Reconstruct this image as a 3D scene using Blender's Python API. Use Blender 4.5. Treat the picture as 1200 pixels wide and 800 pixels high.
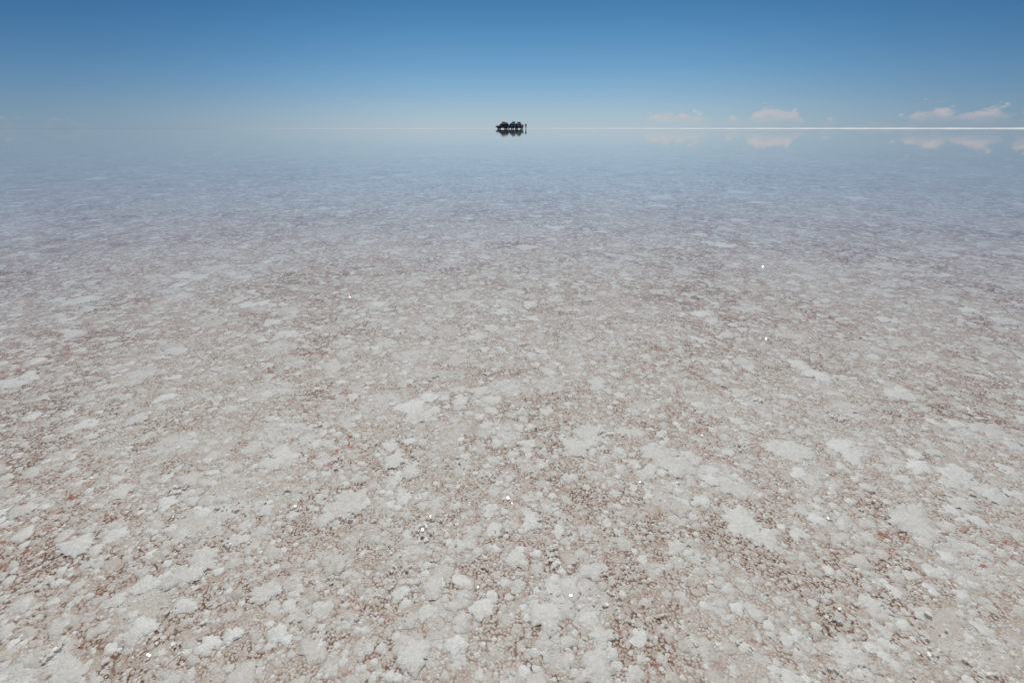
import bpy, bmesh, math, random
import numpy as np
from mathutils import Vector, Matrix
R = math.radians
random.seed(7)
rng = np.random.default_rng(11)
for o in list(bpy.data.objects): bpy.data.objects.remove(o)
S = bpy.context.scene
COL = S.collection

# ------------------------------------------------------------------ camera
F_PX, H_CAM, PITCH = 533.0, 0.20, math.atan(249.3/533.0)
cam_d = bpy.data.cameras.new('camera'); cam = bpy.data.objects.new('camera', cam_d); COL.objects.link(cam)
cam_d.sensor_width = 36; cam_d.lens = F_PX/1200*36
cam_d.clip_start = .01; cam_d.clip_end = 60000
cam.location = (0, 0, H_CAM); cam.rotation_euler = (R(90)-PITCH, 0, 0)
S.camera = cam

# ------------------------------------------------------------------ light
SUN_EL = R(69)
S.view_settings.view_transform = 'Standard'; S.view_settings.look = 'None'
S.view_settings.exposure = 0; S.view_settings.gamma = 1
W = bpy.data.worlds.new('World'); S.world = W; W.use_nodes = True
nt = W.node_tree; N = nt.nodes; L = nt.links
N.clear()
def nd(nt, typ, **kw):
    n = nt.nodes.new(typ)
    for k, v in kw.items(): setattr(n, k, v)
    return n
def mth(nt, op, a, b=None, c=None, clamp=False):
    n = nt.nodes.new('ShaderNodeMath'); n.operation = op; n.use_clamp = clamp
    for i, v in enumerate((a, b, c)):
        if v is None: continue
        if isinstance(v, (int, float)): n.inputs[i].default_value = v
        else: nt.links.new(v, n.inputs[i])
    return n.outputs[0]
def maprange(nt, v, a, b, c, d, interp='LINEAR'):
    n = nt.nodes.new('ShaderNodeMapRange'); n.interpolation_type = interp
    nt.links.new(v, n.inputs[0])
    for i, x in enumerate((a, b, c, d)): n.inputs[i+1].default_value = x
    return n.outputs[0]
def mixc(nt, f, a, b, mode='MIX'):
    n = nt.nodes.new('ShaderNodeMix'); n.data_type = 'RGBA'; n.blend_type = mode
    for sock, v in ((n.inputs[0], f), (n.inputs[6], a), (n.inputs[7], b)):
        if isinstance(v, (int, float)): sock.default_value = v
        elif isinstance(v, tuple): sock.default_value = v if len(v) == 4 else v+(1,)
        else: nt.links.new(v, sock)
    return n.outputs[2]

sky = nd(nt, 'ShaderNodeTexSky'); sky.sky_type = 'NISHITA'; sky.sun_disc = False
sky.sun_elevation = SUN_EL; sky.sun_rotation = 0
sky.altitude = 3650; sky.air_density = 1.25; sky.dust_density = .6; sky.ozone_density = 3.0
tc = nd(nt, 'ShaderNodeTexCoord'); sep = nd(nt, 'ShaderNodeSeparateXYZ'); L.new(tc.outputs['Generated'], sep.inputs[0])
X, Y, Z = sep.outputs
az = mth(nt, 'DEGREES', mth(nt, 'ARCTAN2', X, Y)) if False else mth(nt, 'MULTIPLY', mth(nt, 'ARCTAN2', X, Y), 57.29578)
el = mth(nt, 'MULTIPLY', mth(nt, 'ARCSINE', Z), 57.29578)
# low cumulus tops along the horizon: cover per azimuth
cv = nd(nt, 'ShaderNodeFloatCurve'); L.new(maprange(nt, az, -60, 60, 0, 1), cv.inputs['Value'])
pts = [(-60,.3),(-47,.35),(-40,.3),(-36,0),(0,0),(13.5,0),(15.2,.66),(21,.66),(22.2,.15),(23,.5),(24.5,.5),(25.7,.78),(28.9,.82),(30.3,.25),(33,.36),(37,.3),(38.3,.62),(39.8,.78),(41.5,.66),(43,.7),(46,.72),(52,.7),(60,.5)]
c = cv.mapping.curves[0]
while len(c.points) > 2: c.points.remove(c.points[0])
c.points[0].location = ((pts[0][0]+60)/120, pts[0][1]); c.points[1].location = (1, pts[-1][1])
for a, v in pts[1:-1]: c.points.new((a+60)/120, v)
for p in c.points: p.handle_type = 'AUTO_CLAMPED'
cv.mapping.update()
comb = nd(nt, 'ShaderNodeCombineXYZ'); L.new(az, comb.inputs[0]); L.new(mth(nt, 'MULTIPLY', el, 1.6), comb.inputs[1])
nz = nd(nt, 'ShaderNodeTexNoise'); nz.inputs['Scale'].default_value = .95; nz.inputs['Detail'].default_value = 7; nz.inputs['Roughness'].default_value = .58
L.new(comb.outputs[0], nz.inputs['Vector'])
cb = nd(nt, 'ShaderNodeCombineXYZ'); L.new(mth(nt, 'MULTIPLY_ADD', nz.outputs[0], .7, az), cb.inputs[0]); L.new(mth(nt, 'MULTIPLY_ADD', nz.outputs[0], .7, mth(nt, 'MULTIPLY', el, 2.0)), cb.inputs[1])
puff = nd(nt, 'ShaderNodeTexVoronoi'); puff.voronoi_dimensions = '2D'; puff.feature = 'SMOOTH_F1'; puff.inputs['Scale'].default_value = .6; puff.inputs['Detail'].default_value = 2; puff.inputs['Smoothness'].default_value = .4
L.new(cb.outputs[0], puff.inputs['Vector'])
top = mth(nt, 'ADD', mth(nt, 'MULTIPLY', cv.outputs[0], 2.85), mth(nt, 'ADD', mth(nt, 'MULTIPLY', mth(nt, 'SUBTRACT', nz.outputs[0], .5), 1.6), mth(nt, 'MULTIPLY', mth(nt, 'SUBTRACT', .42, puff.outputs['Distance']), 1.2)))
dens = maprange(nt, mth(nt, 'SUBTRACT', top, el), -.05, .55, 0, 1, 'SMOOTHSTEP')
dens = mth(nt, 'MULTIPLY', dens, maprange(nt, puff.outputs['Distance'], .2, .9, 1, .45))
dens = mth(nt, 'MULTIPLY', dens, maprange(nt, el, .35, 1.3, .15, 1, 'SMOOTHSTEP'))
dens = mth(nt, 'MULTIPLY', dens, maprange(nt, cv.outputs[0], .02, .3, 0, .56))
dens = mth(nt, 'MULTIPLY', dens, maprange(nt, az, -36, 0, .45, 1))
SKYS = 0.078
# the thin high-altitude air: deeper blue a few degrees up, pale band at the horizon
grade = nd(nt, 'ShaderNodeValToRGB'); L.new(maprange(nt, el, 0, 16, 0, 1), grade.inputs[0])
E = grade.color_ramp.elements
E[0].position = 0; E[0].color = (.65, .79, 1.13, 1); E[1].position = 1; E[1].color = (.20, .60, .74, 1)
for p_, c_ in ((.053, (.68, .80, 1.05, 1)), (.15, (.72, .815, .975, 1)), (.30, (.645, .833, .948, 1)), (.528, (.484, .79, .905, 1)), (.713, (.362, .696, .832, 1))):
    e = E.new(p_); e.color = c_
side = maprange(nt, mth(nt, 'ABSOLUTE', mth(nt, 'SUBTRACT', az, 3)), 8, 50, 1, .64, 'SMOOTHSTEP')
skyc = mixc(nt, 1.0, sky.outputs[0], grade.outputs[0], 'MULTIPLY')
sv = nd(nt, 'ShaderNodeCombineColor')
L.new(mth(nt, 'POWER', side, 1.3), sv.inputs[0]); L.new(side, sv.inputs[1]); L.new(mth(nt, 'POWER', side, .7), sv.inputs[2])
skyc = mixc(nt, 1.0, skyc, sv.outputs[0], 'MULTIPLY')
cl = mixc(nt, dens, skyc, (8.6, 7.0, 6.5, 1))
bg = nd(nt, 'ShaderNodeBackground'); bg.inputs[1].default_value = SKYS; L.new(cl, bg.inputs[0])
wo = nd(nt, 'ShaderNodeOutputWorld'); L.new(bg.outputs[0], wo.inputs[0])

sun_d = bpy.data.lights.new('sun', 'SUN'); sun_d.energy = 3.7; sun_d.angle = R(.5); sun_d.color = (1, .965, .91)
sun = bpy.data.objects.new('sun', sun_d); COL.objects.link(sun)
sun.rotation_euler = (-(R(90)-SUN_EL), 0, 0)      # the sun stands high ahead (+Y), its light comes towards the camera
sun.location = (0, 0, 50)

# ------------------------------------------------------------------ helpers
def material(name):
    m = bpy.data.materials.new(name); m.use_nodes = True
    return m, m.node_tree, m.node_tree.nodes['Principled BSDF']
def simple(name, col, rough=.5, metal=0, var=.12, spec=.5, scale=9):
    m, t, b = material(name)
    n = t.nodes.new('ShaderNodeTexNoise'); n.inputs['Scale'].default_value = scale; n.inputs['Detail'].default_value = 4
    geo = t.nodes.new('ShaderNodeTexCoord'); t.links.new(geo.outputs['Object'], n.inputs['Vector'])
    f = maprange(t, n.outputs[0], .3, .7, 0, 1)
    a = tuple(x*(1-var) for x in col); c2 = tuple(min(1, x*(1+var)) for x in col)
    t.links.new(mixc(t, f, a, c2), b.inputs['Base Color'])
    t.links.new(maprange(t, n.outputs[0], .3, .7, rough*.85, min(1, rough*1.15)), b.inputs['Roughness'])
    b.inputs['Metallic'].default_value = metal; b.inputs['Specular IOR Level'].default_value = spec
    return m
def tag(o, label=None, cat=None, group=None, kind=None):
    if label: o['label'] = label
    if cat: o['category'] = cat
    if group: o['group'] = group
    if kind: o['kind'] = kind
    return o
def mesh_obj(name, verts, faces, mat, parent=None, smooth=False):
    me = bpy.data.meshes.new(name); me.from_pydata(verts, [], faces); me.update()
    if mat: me.materials.append(mat)
    if smooth: me.polygons.foreach_set('use_smooth', [True]*len(me.polygons))
    o = bpy.data.objects.new(name, me); COL.objects.link(o); o.parent = parent
    return o
def bm_obj(name, bm, mat, parent=None, smooth=False, bevel=0):
    if bevel:
        bmesh.ops.bevel(bm, geom=[e for e in bm.edges if len(e.link_faces) == 2 and e.calc_face_angle(0) > .5], offset=bevel, segments=2, affect='EDGES', profile=.6)
    bmesh.ops.recalc_face_normals(bm, faces=bm.faces)
    me = bpy.data.meshes.new(name); bm.to_mesh(me); bm.free()
    me.materials.append(mat)
    if smooth: me.polygons.foreach_set('use_smooth', [True]*len(me.polygons))
    o = bpy.data.objects.new(name, me); COL.objects.link(o); o.parent = parent
    return o
def fast_mesh(name, co, tri, mat, attrs=None, smooth=False):
    me = bpy.data.meshes.new(name)
    me.vertices.add(len(co)); me.vertices.foreach_set('co', co.astype(np.float32).ravel())
    nf = len(tri); me.loops.add(nf*3); me.loops.foreach_set('vertex_index', tri.astype(np.int32).ravel())
    me.polygons.add(nf); me.polygons.foreach_set('loop_start', np.arange(0, nf*3, 3, dtype=np.int32))
    me.polygons.foreach_set('loop_total', np.full(nf, 3, dtype=np.int32))
    me.polygons.foreach_set('use_smooth', np.full(nf, smooth))
    for k, v in (attrs or {}).items():
        a = me.attributes.new(k, 'FLOAT', 'POINT'); a.data.foreach_set('value', v.astype(np.float32).ravel())
    me.update(calc_edges=True); me.validate()
    me.materials.append(mat)
    o = bpy.data.objects.new(name, me); COL.objects.link(o)
    return o

# ------------------------------------------------------------------ salt bed material (wet salt crust over red-brown mud)
def pos_vec(t, warp=.35):
    g = t.nodes.new('ShaderNodeNewGeometry')
    return g.outputs['Position']
def noise(t, vec, scale, detail=3, rough=.5, dim='3D'):
    n = t.nodes.new('ShaderNodeTexNoise'); n.noise_dimensions = dim
    n.inputs['Scale'].default_value = scale; n.inputs['Detail'].default_value = detail; n.inputs['Roughness'].default_value = rough
    t.links.new(vec, n.inputs['Vector']); return n
def warped(t, vec, scale, amt):
    n = noise(t, vec, scale, 3, .6)
    v1 = t.nodes.new('ShaderNodeVectorMath'); v1.operation = 'SUBTRACT'; t.links.new(n.outputs['Color'], v1.inputs[0]); v1.inputs[1].default_value = (.5, .5, .5)
    v2 = t.nodes.new('ShaderNodeVectorMath'); v2.operation = 'MULTIPLY_ADD'
    t.links.new(v1.outputs[0], v2.inputs[0]); v2.inputs[1].default_value = (amt, amt, 0); t.links.new(vec, v2.inputs[2])
    return v2.outputs[0]
def voro(t, vec, scale, feature='F1', rand=1.0):
    n = t.nodes.new('ShaderNodeTexVoronoi'); n.voronoi_dimensions = '2D'; n.feature = feature
    n.inputs['Scale'].default_value = scale; n.inputs['Randomness'].default_value = rand
    t.links.new(vec, n.inputs['Vector']); return n

def grain_layer(t, P, scale, warp_scale, warp_amt):
    """one layer of roundish plates: returns (height 0..1 falling off at the plate's rim, random per plate)"""
    v = warped(t, P, warp_scale, warp_amt)
    f = voro(t, v, scale, 'F1')
    sp = t.nodes.new('ShaderNodeSeparateColor'); t.links.new(f.outputs['Color'], sp.inputs[0])
    h = maprange(t, f.outputs['Distance'], .24, .66, 1, 0, 'SMOOTHSTEP')
    return h, sp.outputs[0], sp.outputs[1]

bed_mat, t, b = material('salt_bed')
P = pos_vec(t)
h1, r1, q1 = grain_layer(t, P, 740, 600, .0015)      # ~1.6 mm grains
h2, r2, q2 = grain_layer(t, P, 260, 240, .004)       # ~4 mm
h3, r3, q3 = grain_layer(t, P, 95, 110, .011)        # ~1 cm
h4, r4, q4 = grain_layer(t, P, 30, 60, .03)          # ~3 cm
# each layer only exists where its cell is "grown"
g2 = mth(t, 'MULTIPLY', h2, maprange(t, r2, .25, .9, 0, 1.1))
g3 = mth(t, 'MULTIPLY', h3, maprange(t, r3, .5, .95, 0, 1.1))
g4 = mth(t, 'MULTIPLY', h4, maprange(t, r4, .7, .95, 0, 1.1))
mic = noise(t, P, 1900, 3, .65)
patch = noise(t, P, 5.5, 5, .55); patch2 = noise(t, P, 26, 4, .6); patch3 = noise(t, P, 1.1, 4, .6)
# brownness: where the crust is thin the mud shows
pat = mth(t, 'ADD', mth(t, 'MULTIPLY', patch.outputs[0], .42), mth(t, 'ADD', mth(t, 'MULTIPLY', patch2.outputs[0], .45), mth(t, 'MULTIPLY', patch3.outputs[0], .18)))
thin = maprange(t, pat, .45, .67, 0, 1, 'SMOOTHSTEP')
solid = mth(t, 'MAXIMUM', mth(t, 'MULTIPLY', h1, mth(t, 'MULTIPLY_ADD', r1, .50, .36)), mth(t, 'MULTIPLY', g2, .85))
solid = mth(t, 'MAXIMUM', solid, g3); solid = mth(t, 'MAXIMUM', solid, g4)
crust = mth(t, 'SUBTRACT', mth(t, 'MULTIPLY_ADD', mic.outputs[0], .5, mth(t, 'SUBTRACT', solid, .09)), mth(t, 'MULTIPLY_ADD', thin, .38, .02), clamp=False)
ramp = t.nodes.new('ShaderNodeValToRGB'); t.links.new(crust, ramp.inputs[0])
E = ramp.color_ramp.elements
E[0].position = 0; E[0].color = (.11, .065, .045, 1); E[1].position = 1; E[1].color = (.51, .515, .51, 1)
for p_, c_ in ((.16, (.27, .195, .165, 1)), (.36, (.37, .318, .28, 1)), (.62, (.44, .412, .382, 1))):
    e = E.new(p_); e.color = c_
# rusty threads
rs = noise(t, P, 170, 4, .7); rsp = noise(t, P, 9, 3, .6)
rust = mth(t, 'MULTIPLY', maprange(t, rs.outputs[0], .565, .61, 0, 1), maprange(t, rsp.outputs[0], .49, .60, 0, 1))
rust = mth(t, 'MULTIPLY', rust, mth(t, 'SUBTRACT', 1, g3, clamp=True))
base = mixc(t, mth(t, 'MULTIPLY', rust, .85), ramp.outputs[0], (.27, .07, .028, 1))
tint = noise(t, P, 90, 3, .6)
base = mixc(t, maprange(t, tint.outputs[0], .42, .68, 0, .35), base, (.35, .27, .225, 1))
t.links.new(base, b.inputs['Base Color'])
b.inputs['Roughness'].default_value = .7; b.inputs['Specular IOR Level'].default_value = .2
hh = mth(t, 'ADD', mth(t, 'MULTIPLY', h1, .35), mth(t, 'ADD', mth(t, 'MULTIPLY', g2, .8), mth(t, 'ADD', mth(t, 'MULTIPLY', g3, 1.2), mth(t, 'MULTIPLY', g4, 1.2))))
hh = mth(t, 'ADD', hh, mth(t, 'MULTIPLY', mic.outputs[0], .5))
bump = t.nodes.new('ShaderNodeBump'); bump.inputs['Distance'].default_value = .0006; bump.inputs['Strength'].default_value = .8
t.links.new(hh, bump.inputs['Height']); t.links.new(bump.outputs[0], b.inputs['Normal'])

# flakes: paler plates of salt
flake_mat, t, b = material('salt_plate')
P = pos_vec(t)
at = t.nodes.new('ShaderNodeAttribute'); at.attribute_name = 'tone'
rm = t.nodes.new('ShaderNodeAttribute'); rm.attribute_name = 'rim'
mic = noise(t, P, 1100, 3, .65); med = noise(t, P, 150, 5, .65)
gv = warped(t, P, 420, .0022); grn = voro(t, gv, 430, 'F1')
gs = t.nodes.new('ShaderNodeSeparateColor'); t.links.new(grn.outputs['Color'], gs.inputs[0])
blob = maprange(t, grn.outputs['Distance'], .25, .7, 1, 0, 'SMOOTHSTEP')
tone = mth(t, 'ADD', at.outputs['Fac'], mth(t, 'MULTIPLY_ADD', med.outputs[0], .8, -.4))
tone = mth(t, 'ADD', tone, mth(t, 'MULTIPLY_ADD', mic.outputs[0], .6, -.3))
tone = mth(t, 'ADD', tone, mth(t, 'MULTIPLY_ADD', blob, .15, -.10))
tone = mth(t, 'ADD', tone, mth(t, 'MULTIPLY_ADD', gs.outputs[0], .14, -.07))
ramp = t.nodes.new('ShaderNodeValToRGB'); t.links.new(tone, ramp.inputs[0])
E = ramp.color_ramp.elements
E[0].position = 0; E[0].color = (.35, .32, .30, 1); E[1].position = 1; E[1].color = (.59, .60, .595, 1)
for p_, c_ in ((.25, (.425, .40, .375, 1)), (.5, (.47, .463, .447, 1)), (.7, (.515, .513, .50, 1))):
    e = E.new(p_); e.color = c_
t.links.new(ramp.outputs[0], b.inputs['Base Color']); b.inputs['Roughness'].default_value = .5; b.inputs['Specular IOR Level'].default_value = .3
# the crust thins out raggedly towards its rim
edge = mth(t, 'ADD', rm.outputs['Fac'], mth(t, 'ADD', mth(t, 'MULTIPLY_ADD', med.outputs[0], 1.1, -.55), mth(t, 'MULTIPLY_ADD', blob, -.22, .11)))
t.links.new(maprange(t, edge, .72, .90, 1, 0, 'SMOOTHSTEP'), b.inputs['Alpha'])
bump = t.nodes.new('ShaderNodeBump'); bump.inputs['Distance'].default_value = .0006; bump.inputs['Strength'].default_value = .7
t.links.new(mth(t, 'ADD', mth(t, 'MULTIPLY', blob, .3), mth(t, 'ADD', mic.outputs[0], med.outputs[0])), bump.inputs['Height']); t.links.new(bump.outputs[0], b.inputs['Normal'])

# water: a few millimetres of brine, clear when looked straight into, mirror at a glance
water_mat = bpy.data.materials.new('brine'); water_mat.use_nodes = True
t = water_mat.node_tree; t.nodes.clear()
P = pos_vec(t)
mp = t.nodes.new('ShaderNodeMapping'); t.links.new(P, mp.inputs[0]); mp.inputs['Scale'].default_value = (1, 1.6, 1)
w1 = noise(t, mp.outputs[0], 22, 3, .55); w2 = noise(t, mp.outputs[0], 3.0, 3, .5)
bump = t.nodes.new('ShaderNodeBump'); bump.inputs['Distance'].default_value = .0009; bump.inputs['Strength'].default_value = .05
t.links.new(mth(t, 'ADD', w1.outputs[0], mth(t, 'MULTIPLY', w2.outputs[0], 2)), bump.inputs['Height'])
fr = t.nodes.new('ShaderNodeFresnel'); fr.inputs['IOR'].default_value = 1.33; t.links.new(bump.outputs[0], fr.inputs['Normal'])
gl = t.nodes.new('ShaderNodeBsdfGlossy'); gl.inputs['Roughness'].default_value = .012; gl.inputs['Color'].default_value = (1, 1, 1, 1)
t.links.new(bump.outputs[0], gl.inputs['Normal'])
tr = t.nodes.new('ShaderNodeBsdfTransparent'); tr.inputs[0].default_value = (.975, .985, .985, 1)
mx = t.nodes.new('ShaderNodeMixShader'); t.links.new(fr.outputs[0], mx.inputs[0]); t.links.new(tr.outputs[0], mx.inputs[1]); t.links.new(gl.outputs[0], mx.inputs[2])
o_ = t.nodes.new('ShaderNodeOutputMaterial'); t.links.new(mx.outputs[0], o_.inputs[0])

# ------------------------------------------------------------------ ground and water sheets (rings so that near and far keep their precision)
WATER_Z = .0045
def disc(name, z, mat, rmax, seg=96):
    radii = [0] + [float(r) for r in np.geomspace(.5, rmax, 26)]
    vs = [(0, 0, z)]; fs = []
    for r in radii[1:]:
        vs += [(r*math.cos(2*math.pi*i/seg), r*math.sin(2*math.pi*i/seg), z) for i in range(seg)]
    for i in range(seg): fs.append((0, 1+i, 1+(i+1) % seg))
    for k in range(len(radii)-2):
        a, b_ = 1+k*seg, 1+(k+1)*seg
        for i in range(seg): j = (i+1) % seg; fs.append((a+i, b_+i, b_+j, a+j))
    return mesh_obj(name, vs, fs, mat)
tag(disc('salt_flat', 0, bed_mat, 9000), kind='structure')
tag(disc('water', WATER_Z, water_mat, 9000), kind='structure')

# far dry salt rising a little out of the water, broader towards the right
shore_mat, t, b = material('dry_salt')
P = pos_vec(t); n = noise(t, P, .02, 5, .6)
t.links.new(mixc(t, n.outputs[0], (.60, .60, .59), (.74, .74, .73)), b.inputs['Base Color']); b.inputs['Roughness'].default_value = .9
vs, fs = [], []
azs = np.arange(-31, 75.01, .5); K = 6
for a in azs:
    u = np.clip((a+31)/14, 0, 1)*(.22 + .78*np.clip((a-2)/34, 0, 1))
    wob = 1 + .12*math.sin(a*1.7) + .08*math.sin(a*4.3+1)
    top = 2.7*u*wob + .02
    for k in range(K):
        f_ = k/(K-1); rr = 1500 + 2200*f_
        vs.append((rr*math.sin(R(a)), rr*math.cos(R(a)), .004 + top*math.sin(f_*math.pi*.75)**.8 if k else -.05))
for i in range(len(azs)-1):
    for k in range(K-1): a = i*K+k; fs.append((a, a+1, a+K+1, a+K))
tag(mesh_obj('salt_shore', vs, fs, shore_mat, smooth=True), kind='structure')

# ------------------------------------------------------------------ plates of salt crust lying on the bed
def plates(name, octaves, seed, spots=()):
    rg = np.random.default_rng(seed)
    CO, TR, TO, RI = [], [], [], []; off = 0
    for oc in octaves + ([None] if spots else []):
        if oc is None: smin, smax, rmin, rmax, cover, M = .012, .05, 0, 1, 0, 44
        else: smin, smax, rmin, rmax, cover, M = oc
        half = R(72)
        area = half*(rmax**2 - rmin**2)
        ms = (smax+smin)/2*.5
        n = int(cover*area/(math.pi*ms*ms*.8))
        r = np.sqrt(rg.uniform(rmin**2, rmax**2, n)); a = rg.uniform(-half, half, n)
        cx, cy = r*np.sin(a), r*np.cos(a)
        s = .5*smin*(smax/smin)**rg.uniform(0, 1, n)
        if oc is None:
            q = np.array(spots); cx, cy, s = q[:, 0], q[:, 1], q[:, 2]; n = len(q)
        th = np.linspace(0, 2*np.pi, M, endpoint=False)[None, :] + rg.uniform(0, 6.28, (n, 1))
        rad = np.ones((n, M))
        for k, amp in ((2, .22), (3, .20), (4, .14), (5, .12), (7, .09)):
            rad += (.6 if smax < .01 else 1)*amp*rg.uniform(.2, 1, (n, 1))*np.cos(k*th + rg.uniform(0, 6.28, (n, 1)))
        for k in range(8, M//2, 3): rad += rg.normal(0, .42/k, (n, 1))*np.cos(k*th + rg.uniform(0, 6.28, (n, 1)))
        rad += rg.normal(0, .05, (n, M)); rad = np.clip(rad, .3, 1.8)
        hgt = np.minimum(s*.10, .00055)*rg.uniform(.4, 1.3, n) + .0001
        if oc is None: hgt = hgt*.5 + .0007
        tilt = rg.normal(0, .02, (n, 2))*(oc is not None)
        tone = (.10 if smax < .01 else .30) + rg.beta(1.6, 1.5, n)*(.84 if smax < .01 else .58)
        if oc is None: tone = .52 + rg.uniform(0, .26, n)
        inner = rg.uniform(.62, .88, (n, M))
        zo = np.full((n, M), -.0002)
        X1 = rad*np.cos(th)*s[:, None]*1.12; Y1 = rad*np.sin(th)*s[:, None]*1.12
        Zi = hgt[:, None] + tilt[:, :1]*X1*.5 + tilt[:, 1:]*Y1*.5 + rg.normal(0, .12, (n, M))*hgt[:, None]
        Zi = np.minimum(np.maximum(Zi, .0001), .0038)
        V = np.zeros((n, 2*M+1, 3))
        V[:, 0] = np.stack([cx, cy, hgt*1.05], 1)
        V[:, 1:M+1] = np.stack([cx[:, None]+X1*inner, cy[:, None]+Y1*inner, Zi], 2)
        V[:, M+1:] = np.stack([cx[:, None]+X1, cy[:, None]+Y1, zo], 2)
        T = np.zeros((n, 2*M+1)); T[:, 0] = tone; T[:, 1:M+1] = (tone + .03)[:, None]; T[:, M+1:] = (tone*.45-.12)[:, None]
        Rm = np.zeros((n, 2*M+1)); Rm[:, 1:M+1] = inner*.62; Rm[:, M+1:] = 1.0; RI.append(Rm.ravel())
        i = np.arange(M); j = (i+1) % M
        tri = np.concatenate([np.stack([0*i, 1+i, 1+j], 1), np.stack([1+i, M+1+i, M+1+j], 1), np.stack([1+i, M+1+j, 1+j], 1)])
        idx = (np.arange(n)*(2*M+1))[:, None, None] + tri[None] + off
        CO.append(V.reshape(-1, 3)); TR.append(idx.reshape(-1, 3)); TO.append(T.ravel()); off += n*(2*M+1)
        print('plates', smin, n)
    return fast_mesh(name, np.concatenate(CO), np.concatenate(TR), flake_mat, {'tone': np.concatenate(TO), 'rim': np.concatenate(RI)}, True)
# the large plates one can point at in the foreground: place on the flat and half-width, in metres
def on_flat(px, py, w):
    d = Matrix.Rotation(R(90)-PITCH, 3, 'X') @ Vector(((px-600)/F_PX, -(py-400)/F_PX, -1))
    k = -H_CAM/d.z
    return (d.x*k, d.y*k, w*k/F_PX/2)
BIG = [on_flat(*q) for q in ((775, 535, 42), (792, 551, 24), (675, 524, 34), (868, 612, 44), (893, 630, 36), (1070, 612, 52), (995, 767, 40), (925, 528, 46), (408, 590, 46), (388, 602, 30),
    (462, 540, 26), (482, 552, 26), (160, 492, 24), (216, 676, 36), (238, 655, 34), (312, 694, 32), (28, 598, 26), (165, 738, 34), (640, 722, 38), (662, 712, 26), (622, 612, 26), (822, 588, 22),
    (1130, 590, 30), (1165, 582, 28), (945, 325, 22), (588, 366, 20), (852, 393, 18), (958, 440, 30), (1055, 462, 34), (20, 447, 40), (205, 412, 26), (272, 745, 22), (486, 768, 38), (706, 748, 26), (700, 450, 24), (360, 515, 22), (540, 470, 22), (1040, 375, 22), (96, 352, 34), (590, 240, 20), (600, 660, 16), (90, 640, 34), (700, 784, 44), (560, 395, 22))]
o = plates('salt_plates', [
    (.0012, .0027, .05, .55, .20, 8),
    (.003, .006, .05, 1.1, .17, 12),
    (.006, .012, .05, 2.2, .12, 18),
    (.012, .024, .05, 4.4, .035, 28),
    (.024, .048, .8, 9, .015, 40),
    (.048, .09, 1.4, 16, .010, 40)], 5, BIG)
tag(o, 'pale grey plates of salt crust scattered over the wet brown bed', 'salt crust', kind='stuff')

# bright crystals standing out of the brine
cry_mat, t, b = material('salt_crystal')
n = noise(t, pos_vec(t), 700, 2); t.links.new(mixc(t, n.outputs[0], (.80, .78, .74), (.92, .92, .90)), b.inputs['Base Color'])
b.inputs['Roughness'].default_value = .16; b.inputs['Specular IOR Level'].default_value = .6
b.inputs['Subsurface Weight'].default_value = .8; b.inputs['Subsurface Radius'].default_value = (1, 1, .95); b.inputs['Subsurface Scale'].default_value = .003
tp_ = t.nodes.new('ShaderNodeBsdfTransparent'); m2_ = t.nodes.new('ShaderNodeMixShader'); m2_.inputs[0].default_value = .5
t.links.new(b.outputs[0], m2_.inputs[1]); t.links.new(tp_.outputs[0], m2_.inputs[2]); t.links.new(m2_.outputs[0], t.nodes['Material Output'].inputs[0])
CO, TR = [], []; off = 0
cube = np.array([[x, y, z] for x in (-.5, .5) for y in (-.5, .5) for z in (-.5, .5)])
ct = np.array([[0,1,3],[0,3,2],[4,6,7],[4,7,5],[0,4,5],[0,5,1],[2,3,7],[2,7,6],[0,2,6],[0,6,4],[1,5,7],[1,7,3]])
def rot_rand(rg):
    q = rg.normal(size=4); q /= np.linalg.norm(q); w, x, y, z = q
    return np.array([[1-2*(y*y+z*z), 2*(x*y-w*z), 2*(x*z+w*y)], [2*(x*y+w*z), 1-2*(x*x+z*z), 2*(y*z-w*x)], [2*(x*z-w*y), 2*(y*z+w*x), 1-2*(x*x+y*y)]])
for i in range(2300):
    r = .14*(2.4/.14)**rng.uniform(); a = rng.uniform(-R(60), R(60)); x, y = r*math.sin(a), r*math.cos(a)
    big = rng.uniform() < .10; lone = i > 1400
    if lone: big = False
    s0 = (.6 if lone else 1)* rng.uniform(.00035, .0011)*(1.3 if big else 1)*(1 if r < 1 else r**.6)
    for k in range(int(rng.integers(5, 14)) if big else int(rng.integers(1, 4))):
        s = s0*rng.uniform(.6, 1.5); sp = s0*(2.2 if big else 1.0)
        M = np.array((Matrix.Rotation(rng.normal(0, .38), 3, 'X') @ Matrix.Rotation(rng.normal(0, .3), 3, 'Y') @ Matrix.Rotation(rng.uniform(0, 6.28), 3, 'Z')))
        dims = s*rng.uniform(.6, 1.5, 3)*np.array([1.15, 1.15, .28])
        v = (cube*dims)@M.T + np.array([x + rng.normal(0, sp), y + rng.normal(0, sp), (.0014 if big or lone else .0008) + rng.uniform(.05, .3)*s])
        CO.append(v); TR.append(ct+off); off += 8
o = fast_mesh('salt_crystals', np.concatenate(CO), np.concatenate(TR), cry_mat)
tag(o, 'tiny white glinting salt crystals strewn over the grey crust under shallow water', 'salt crystals', kind='stuff')

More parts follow.
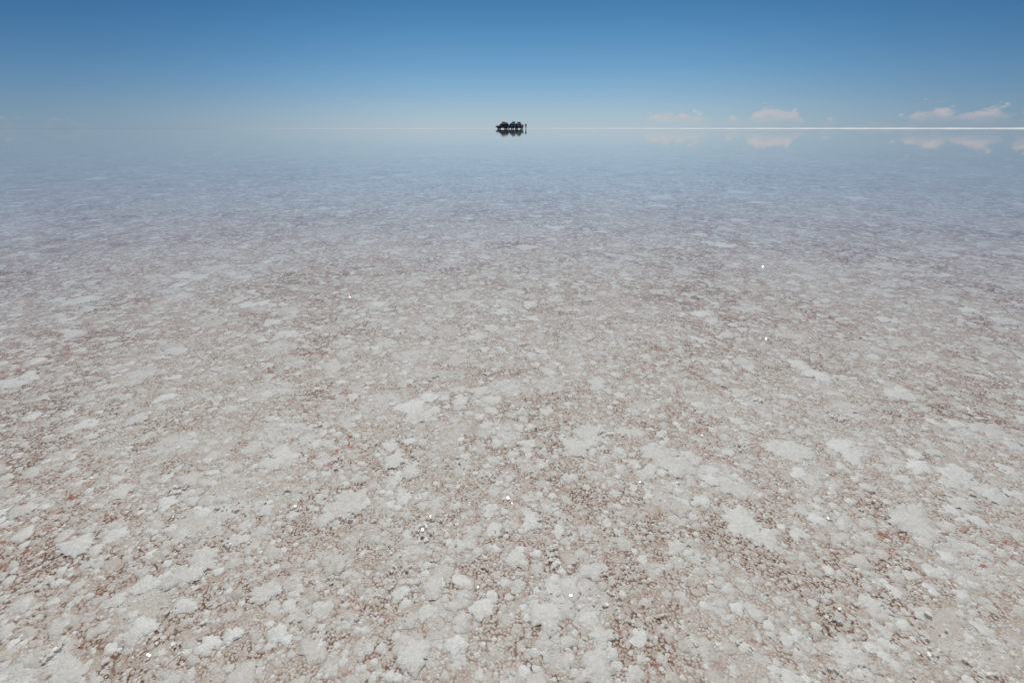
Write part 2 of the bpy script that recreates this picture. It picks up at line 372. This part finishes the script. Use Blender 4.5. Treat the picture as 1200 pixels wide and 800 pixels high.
# ------------------------------------------------------------------ four-wheel-drive cars
glass = simple('dark_glass', (.015, .018, .02), .08, 0, .1, .8)
rubber = simple('tyre_rubber', (.02, .02, .02), .8)
steel = simple('wheel_steel', (.25, .25, .26), .35, .9)
trim = simple('black_trim', (.02, .02, .022), .6)
lampglass = simple('lamp_glass', (.55, .55, .52), .15)
redlamp = simple('red_lamp', (.30, .02, .015), .2)
ramat = simple('rack_metal', (.05, .05, .055), .4, .6)
paints = {'charcoal': simple('charcoal_paint', (.035, .036, .042), .3), 'black': simple('black_paint', (.014, .014, .016), .3), 'maroon': simple('maroon_paint', (.07, .018, .018), .32)}

def prism(bm, prof, y0, y1, taper=None):
    """profile of (x,z) points extruded across the car from y0 to y1"""
    A = [bm.verts.new((x, y0, z)) for x, z in prof]; B = [bm.verts.new((x, y1, z)) for x, z in prof]
    bm.faces.new(A); bm.faces.new(list(reversed(B)))
    n = len(prof)
    for i in range(n): j = (i+1) % n; bm.faces.new((A[j], A[i], B[i], B[j]))
def boxbm(bm, x0, x1, y0, y1, z0, z1):
    r = bmesh.ops.create_cube(bm, size=1, matrix=Matrix.Translation(((x0+x1)/2, (y0+y1)/2, (z0+z1)/2)) @ Matrix.Diagonal((x1-x0, y1-y0, z1-z0, 1)))
    return r['verts']
def arch(cx, r, n=9):
    return [(cx + r*math.cos(math.pi*k/(n-1)), .42 + r*math.sin(math.pi*k/(n-1))) for k in range(n)]
def lathe_y(bm, prof, cx, cy, cz, seg=28, sgn=1):
    rings = []
    for y, r in prof:
        rings.append([bm.verts.new((cx + r*math.cos(2*math.pi*i/seg), cy + sgn*y, cz + r*math.sin(2*math.pi*i/seg))) for i in range(seg)])
    for a, b_ in zip(rings, rings[1:]):
        for i in range(seg): j = (i+1) % seg; bm.faces.new((a[i], a[j], b_[j], b_[i]))
    bm.faces.new(rings[0]); bm.faces.new(list(reversed(rings[-1])))
def car(label, paint, loc, rz):
    root = bpy.data.objects.new('off_road_car', None); COL.objects.link(root)
    root.location = loc; root.rotation_euler = (0, 0, rz)
    tag(root, label, 'car', 'off-road cars parked out on the flooded salt')
    pm = paints[paint]
    # +x is the front; 4.6 long, 1.8 wide
    bm = bmesh.new()
    prof = [(-2.25, .55), (-2.0, .45)] + list(reversed(arch(-1.35, .46)))[0:0]
    prof = [(2.28, .62), (2.28, .95), (2.18, 1.10), (1.05, 1.18), (-2.26, 1.18), (-2.30, .62), (-1.90, .50)]
    prof += [(-1.35 - .47*math.cos(math.pi*k/8), .46 + .47*math.sin(math.pi*k/8)) for k in range(9)]
    prof += [(1.38 - .47*math.cos(math.pi*k/8), .46 + .47*math.sin(math.pi*k/8)) for k in range(9)]
    prof += [(2.0, .50)]
    prism(bm, prof, -.90, .90)
    bm_obj('body', bm, pm, root, bevel=.035)
    # cabin, drawn in towards the roof
    bm = bmesh.new()
    low = [(1.02, 1.17), (-2.22, 1.17)]; top = [(.38, 1.86), (-2.08, 1.86)]
    vs = [bm.verts.new(p) for p in ((1.02, -.86, 1.17), (1.02, .86, 1.17), (-2.22, .86, 1.17), (-2.22, -.86, 1.17), (.38, -.72, 1.84), (.38, .72, 1.84), (-2.08, .74, 1.86), (-2.08, -.74, 1.86))]
    for f in ((0, 1, 2, 3), (4, 7, 6, 5), (0, 4, 5, 1), (1, 5, 6, 2), (2, 6, 7, 3), (3, 7, 4, 0)): bm.faces.new([vs[i] for i in f])
    bm_obj('cabin', bm, pm, root, bevel=.03)
    def quad(name, pts, mat=glass, par=root, th=.012):
        p = [Vector(q) for q in pts]; n = (p[1]-p[0]).cross(p[3]-p[0]).normalized(); bm = bmesh.new()
        a = [bm.verts.new(q + n*.004) for q in p]; c_ = [bm.verts.new(q + n*(.004+th)) for q in p]
        bm.faces.new(a); bm.faces.new(c_)
        for i in range(4): j = (i+1) % 4; bm.faces.new((a[i], a[j], c_[j], c_[i]))
        return bm_obj(name, bm, mat, par)
    # glazing on the sloping cabin sides
    def side(x, f, s):   # point on the cabin side, f 0..1 upwards
        return (x, s*(.86 - .13*f), 1.17 + .68*f)
    for s in (-1, 1):
        for xa, xb, ta, tb in ((.80, -.12, .36, -.12), (-.22, -1.05, -.22, -1.05), (-1.15, -2.08, -1.15, -2.00)):
            pts = [side(xa, .12, s), side(ta, .86, s), side(tb, .86, s), side(xb, .12, s)]
            if s > 0: pts.reverse()
            quad('window', pts)
    f0, f1 = .10, .88
    xf = lambda f: 1.02 - .64*f
    quad('windscreen', [(xf(f0), -.76, 1.17+.68*f0), (xf(f0), .76, 1.17+.68*f0), (xf(f1), .65, 1.17+.68*f1), (xf(f1), -.65, 1.17+.68*f1)])
    xr = lambda f: -2.22 + .14*f
    quad('rear_window', [(xr(f0), .74, 1.17+.68*f0), (xr(f0), -.74, 1.17+.68*f0), (xr(f1), -.62, 1.17+.68*f1), (xr(f1), .62, 1.17+.68*f1)])
    for s in (-1, 1):
        for xa, xb in ((.86, -.14), (-.18, -1.06)):
            bm = bmesh.new(); boxbm(bm, xb, xa, s*.903-.006, s*.903+.006, .60, 1.14)
            d = bm_obj('door', bm, pm, root)
            bm = bmesh.new(); boxbm(bm, xb+.08, xb+.24, s*.925-.014, s*.925+.014, 1.02, 1.05); bm_obj('handle', bm, trim, d)
        for wx in (-1.35, 1.38):
            bm = bmesh.new(); lathe_y(bm, [(-.12, .27), (-.125, .36), (-.08, .39), (.08, .39), (.125, .36), (.12, .27)], wx, s*.80, .39, 30, s)
            ty = bm_obj('tyre', bm, rubber, None)
            w = bpy.data.objects.new('wheel', None); COL.objects.link(w); w.parent = root
            ty.parent = w
            bm = bmesh.new(); lathe_y(bm, [(-.06, .26), (.06, .265), (.09, .25), (.05, .20), (.07, .09), (.12, .07)], wx, s*.80, .39, 30, s)
            bm_obj('rim', bm, steel, w)
        bm = bmesh.new(); boxbm(bm, 2.285, 2.31, s*.66-.15, s*.66+.15, .84, 1.00); bm_obj('headlight', bm, lampglass, root, bevel=.008)
        bm = bmesh.new(); boxbm(bm, -2.325, -2.295, s*.80-.07, s*.80+.07, .78, 1.10); bm_obj('tail_light', bm, redlamp, root, bevel=.008)
        bm = bmesh.new(); boxbm(bm, .70, .86, s*1.0-.10, s*1.0+.10, 1.20, 1.36); boxbm(bm, .76, .80, s*.88-.05, s*.88+.05, 1.22, 1.26); bm_obj('mirror', bm, trim, root)
        bm = bmesh.new(); boxbm(bm, -.85, .88, s*.95-.06, s*.95+.06, .44, .48); bm_obj('running_board', bm, trim, root)
    bm = bmesh.new(); boxbm(bm, 2.285, 2.40, -.88, .88, .52, .74); bm_obj('front_bumper', bm, trim, root, bevel=.03)
    bm = bmesh.new(); boxbm(bm, -2.42, -2.305, -.88, .88, .52, .72); bm_obj('rear_bumper', bm, trim, root, bevel=.03)
    bm = bmesh.new()
    for k in range(4): boxbm(bm, 2.285, 2.30, -.46, .46, .82+k*.05, .85+k*.05)
    bm_obj('grille', bm, trim, root)
    bm = bmesh.new(); boxbm(bm, -1.9, 1.7, -.60, .60, .30, .52); bm_obj('chassis', bm, trim, root)
    bm = bmesh.new()
    for y in (-.66, .66): 
        for z in (1.93, 2.03): boxbm(bm, -1.98, .30, y-.015, y+.015, z-.015, z+.015)
    for x in np.linspace(-1.98, .30, 7): boxbm(bm, x-.015, x+.015, -.66, .66, 1.915, 1.945)
    for x in (-1.98, .30): boxbm(bm, x-.015, x+.015, -.66, .66, 2.015, 2.045)
    for x in (-1.9, -.85, .22):
        for y in (-.66, .66): boxbm(bm, x-.02, x+.02, y-.02, y+.02, 1.83, 2.03)
    bm_obj('roof_rack', bm, ramat, root)
    bm = bmesh.new()
    lathe_y(bm, [(-.10, .25), (-.11, .34), (.11, .34), (.10, .25)], 0, 0, 0, 24)
    bmesh.ops.rotate(bm, verts=bm.verts, cent=(0, 0, 0), matrix=Matrix.Rotation(R(90), 3, 'Z')); bmesh.ops.translate(bm, verts=bm.verts, vec=(-2.42, .1, .98))
    bm_obj('spare_wheel', bm, rubber, root)
    return root
def at_px(px, y):     # horizontal pixel of the 1200 photo at distance y
    return (px-600)/588.6*y
BASE = 0.0
c1 = car('charcoal off-road car seen from its side, an orange bundle tied on its roof', 'charcoal', (at_px(588.9, 184), 184, BASE), R(206))
c2 = car('black off-road car parked end-on in the middle of the three cars', 'black', (at_px(600.3, 185.5), 185.5, BASE), R(250))
c3 = car('dark maroon off-road car parked end-on, rightmost of the three cars', 'maroon', (at_px(608.4, 183.5), 183.5, BASE), R(-82))

def bundle(name, label, cat, carobj, lx, ly, dims, mat, seed, group=None):
    """lumpy tied-down load lying on a roof rack, in its car's axes"""
    bm = bmesh.new(); bmesh.ops.create_icosphere(bm, subdivisions=4, radius=1)
    rd = random.Random(seed); ph = [rd.uniform(0, 6.28) for _ in range(8)]
    for v in bm.verts:
        p = v.co.copy(); m = max(abs(p.x), abs(p.y), abs(p.z))
        q = p.lerp(p/m, .55)
        w = 1 + .05*math.sin(6*p.x+ph[0]) + .05*math.sin(7*p.y+ph[1]) + .05*math.sin(9*p.z+5*p.x+ph[2]) + .03*math.sin(17*p.x+11*p.y+ph[3])
        w -= .07*math.exp(-((p.x-.35)/.07)**2) + .07*math.exp(-((p.x+.35)/.07)**2)
        v.co = Vector((q.x*dims[0]/2*w, q.y*dims[1]/2*w, q.z*dims[2]/2*w))
    o = bm_obj(name, bm, mat, None, True)
    Mx = Matrix.Rotation(carobj.rotation_euler[2], 4, 'Z'); p = Mx @ Vector((lx, ly, 0))
    o.location = (carobj.location.x+p.x, carobj.location.y+p.y, BASE + 1.945 + dims[2]/2*.93)
    o.rotation_euler = (0, 0, carobj.rotation_euler[2])
    tag(o, label, cat, group); return o
orange = simple('orange_tarp', (.95, .40, .015), .5); darkbag = simple('dark_canvas', (.03, .03, .035), .8); greybag = simple('grey_canvas', (.22, .23, .25), .8); brownbag = simple('brown_canvas', (.10, .06, .045), .8)
G = 'bundles tied on the car roofs'
bundle('luggage_bundle', 'bright orange bundle tied on the roof of the leftmost car', 'luggage', c1, -.35, 0, (.95, 1.1, .62), orange, 1, G)
bundle('luggage_bundle', 'low grey bundle behind the orange one on the leftmost car', 'luggage', c1, -1.35, 0, (.9, 1.1, .32), greybag, 2, G)
bundle('luggage_bundle', 'low pale grey bundle on the roof of the middle car', 'luggage', c2, -.25, .1, (.9, .9, .42), greybag, 3, G)
bundle('luggage_bundle', 'tall black bundle on the roof of the middle car', 'luggage', c2, -1.45, 0, (.9, 1.1, .60), darkbag, 4, G)
bundle('luggage_bundle', 'black bundle near the front of the rightmost car roof', 'luggage', c3, -.35, 0, (1.0, 1.1, .42), darkbag, 5, G)
bundle('luggage_bundle', 'brown bundle at the back of the rightmost car roof', 'luggage', c3, -1.45, .05, (.95, 1.0, .36), brownbag, 6, G)

# ------------------------------------------------------------------ people
def skin_mesh(verts, edges, radii, root=0, sub=2):
    me = bpy.data.meshes.new('tmp'); me.from_pydata(verts, edges, []); me.update()
    o = bpy.data.objects.new('tmp', me); COL.objects.link(o)
    o.modifiers.new('s', 'SKIN'); sl = me.skin_vertices[0].data
    for i, r in enumerate(radii):
        sl[i].radius = r if isinstance(r, tuple) else (r, r); sl[i].use_root = (i == root)
    m = o.modifiers.new('u', 'SUBSURF'); m.levels = sub; m.render_levels = sub
    dg = bpy.context.evaluated_depsgraph_get(); dg.update()
    out = bpy.data.meshes.new_from_object(o.evaluated_get(dg)); bpy.data.objects.remove(o); return out
skinm = simple('skin', (.42, .24, .16), .55); hairm = simple('dark_hair', (.03, .02, .015), .6)
def person(label, loc, rz, h, jacket, trousers, arm_out):
    k = h/1.75
    V, E, Rr = [], [], []
    def add(p, r, par=None):
        V.append((p[0]*k, p[1]*k, p[2]*k)); Rr.append(tuple(x*k for x in r) if isinstance(r, tuple) else r*k)
        if par is not None: E.append((par, len(V)-1))
        return len(V)-1
    pel = add((0, 0, .96), (.15, .11)); wa = add((0, 0, 1.10), (.13, .10), pel); ch = add((0, .0, 1.30), (.16, .11), wa); sh = add((0, 0, 1.43), (.12, .08), ch)
    nk = add((0, 0, 1.50), .055, sh); jaw = add((0, .015, 1.57), (.065, .075), nk); hd = add((0, .01, 1.65), (.078, .095), jaw); tp = add((0, 0, 1.71), (.065, .075), hd)
    add((0, .115, 1.615), .012, hd)
    arms, legs = [], []
    for s in (-1, 1):
        d = arm_out[0 if s < 0 else 1]
        a0 = add((s*.19, 0, 1.41), .055, sh); a1 = add((s*(.23+d*.10), -.01, 1.13), .042, a0); a2 = add((s*(.24+d*.03), .06+d*.16, .90), .028, a1)
        hand = add((s*(.24+d*.02), .075+d*.19, .83), (.030, .018), a2); arms.append((a0, a1, a2))
        for q, ln in ((-1.5, .060), (-.5, .072), (.5, .070), (1.5, .052)):
            f1 = add((s*(.24+d*.02), .075+d*.19+q*.018, .79), .009, hand); add((s*(.235+d*.02)-s*.012, .075+d*.19+q*.019, .79-ln), .007, f1)
        t1 = add((s*.225, .115+d*.19, .815), .010, hand); add((s*.22, .125+d*.19, .775), .008, t1)
        l0 = add((s*.095, 0, .88), .088, pel); l1 = add((s*.105, .02, .48), .056, l0); l2 = add((s*.11, -.01, .09), .040, l1); l3 = add((s*.12, .12, .04), (.042, .032), l2)
        legs.append((l0, l1, l2))
    me = skin_mesh(V, E, Rr, pel); me.name = 'person'; me.materials.append(skinm)
    for p in me.polygons: p.use_smooth = True
    root = bpy.data.objects.new('person', me); COL.objects.link(root); root.location = loc; root.rotation_euler = (0, 0, rz)
    tag(root, label, 'person', 'people standing beside the cars')
    def cloth(name, idx, edges, grow, mat):
        m = {a: i for i, a in enumerate(idx)}
        rr = [tuple(x+grow*k for x in (Rr[a] if isinstance(Rr[a], tuple) else (Rr[a],)*2)) for a in idx]
        c_ = skin_mesh([V[a] for a in idx], [(m[a], m[b]) for a, b in edges], rr, 0); c_.name = name; c_.materials.append(mat)
        for p in c_.polygons: p.use_smooth = True
        o = bpy.data.objects.new(name, c_); COL.objects.link(o); o.parent = root
    idx = [pel, wa, ch, sh] + [x for a in arms for x in a]
    cloth('jacket', idx, [(pel, wa), (wa, ch), (ch, sh)] + [e for a in arms for e in ((sh, a[0]), (a[0], a[1]), (a[1], a[2]))], .022, jacket)
    idx = [pel] + [x for a in legs for x in a]
    cloth('trousers', idx, [e for a in legs for e in ((pel, a[0]), (a[0], a[1]), (a[1], a[2]))], .016, trousers)
    for s in (-1, 1):
        bm = bmesh.new(); bmesh.ops.create_icosphere(bm, subdivisions=3, radius=1)
        for v in bm.verts: v.co = Vector((v.co.x*.052 + s*.115, v.co.y*.135+.06, max(v.co.z, -.35)*.065+.025))*k
        bm_obj('boot', bm, trim, root, True)
        bm = bmesh.new(); bmesh.ops.create_icosphere(bm, subdivisions=2, radius=.011*k); bmesh.ops.translate(bm, verts=bm.verts, vec=Vector((s*.03, .098, 1.645))*k); bm_obj('eye', bm, trim, root, True)
        bm = bmesh.new(); bmesh.ops.create_icosphere(bm, subdivisions=2, radius=1)
        for v in bm.verts: v.co = Vector((v.co.x*.012+s*.085, v.co.y*.018, v.co.z*.032+1.63))*k
        bm_obj('ear', bm, skinm, root, True)
    bm = bmesh.new(); bmesh.ops.create_icosphere(bm, subdivisions=3, radius=1)
    for v in bm.verts:
        c_ = v.co.copy(); v.co = Vector((c_.x*.096, c_.y*.112-.012, c_.z*.10+1.675))*k
        if c_.y > .3 and c_.z < .35: v.co = Vector((c_.x*.07, .03, 1.70))*k
    bm_obj('hair', bm, hairm, root, True)
    return root
person('person in a brown jacket standing at the end of the rightmost car, arms down', (at_px(612.7, 172), 172, BASE), R(160), 1.62, simple('brown_jacket', (.10, .04, .03), .8), simple('grey_trousers', (.12, .12, .15), .85), (0, 0))
person('person in a slate blue jacket standing alone, farthest right of the group', (at_px(616.2, 172), 172, BASE), R(200), 1.78, simple('slate_jacket', (.07, .08, .12), .8), simple('plum_trousers', (.09, .05, .08), .85), (.3, .5))
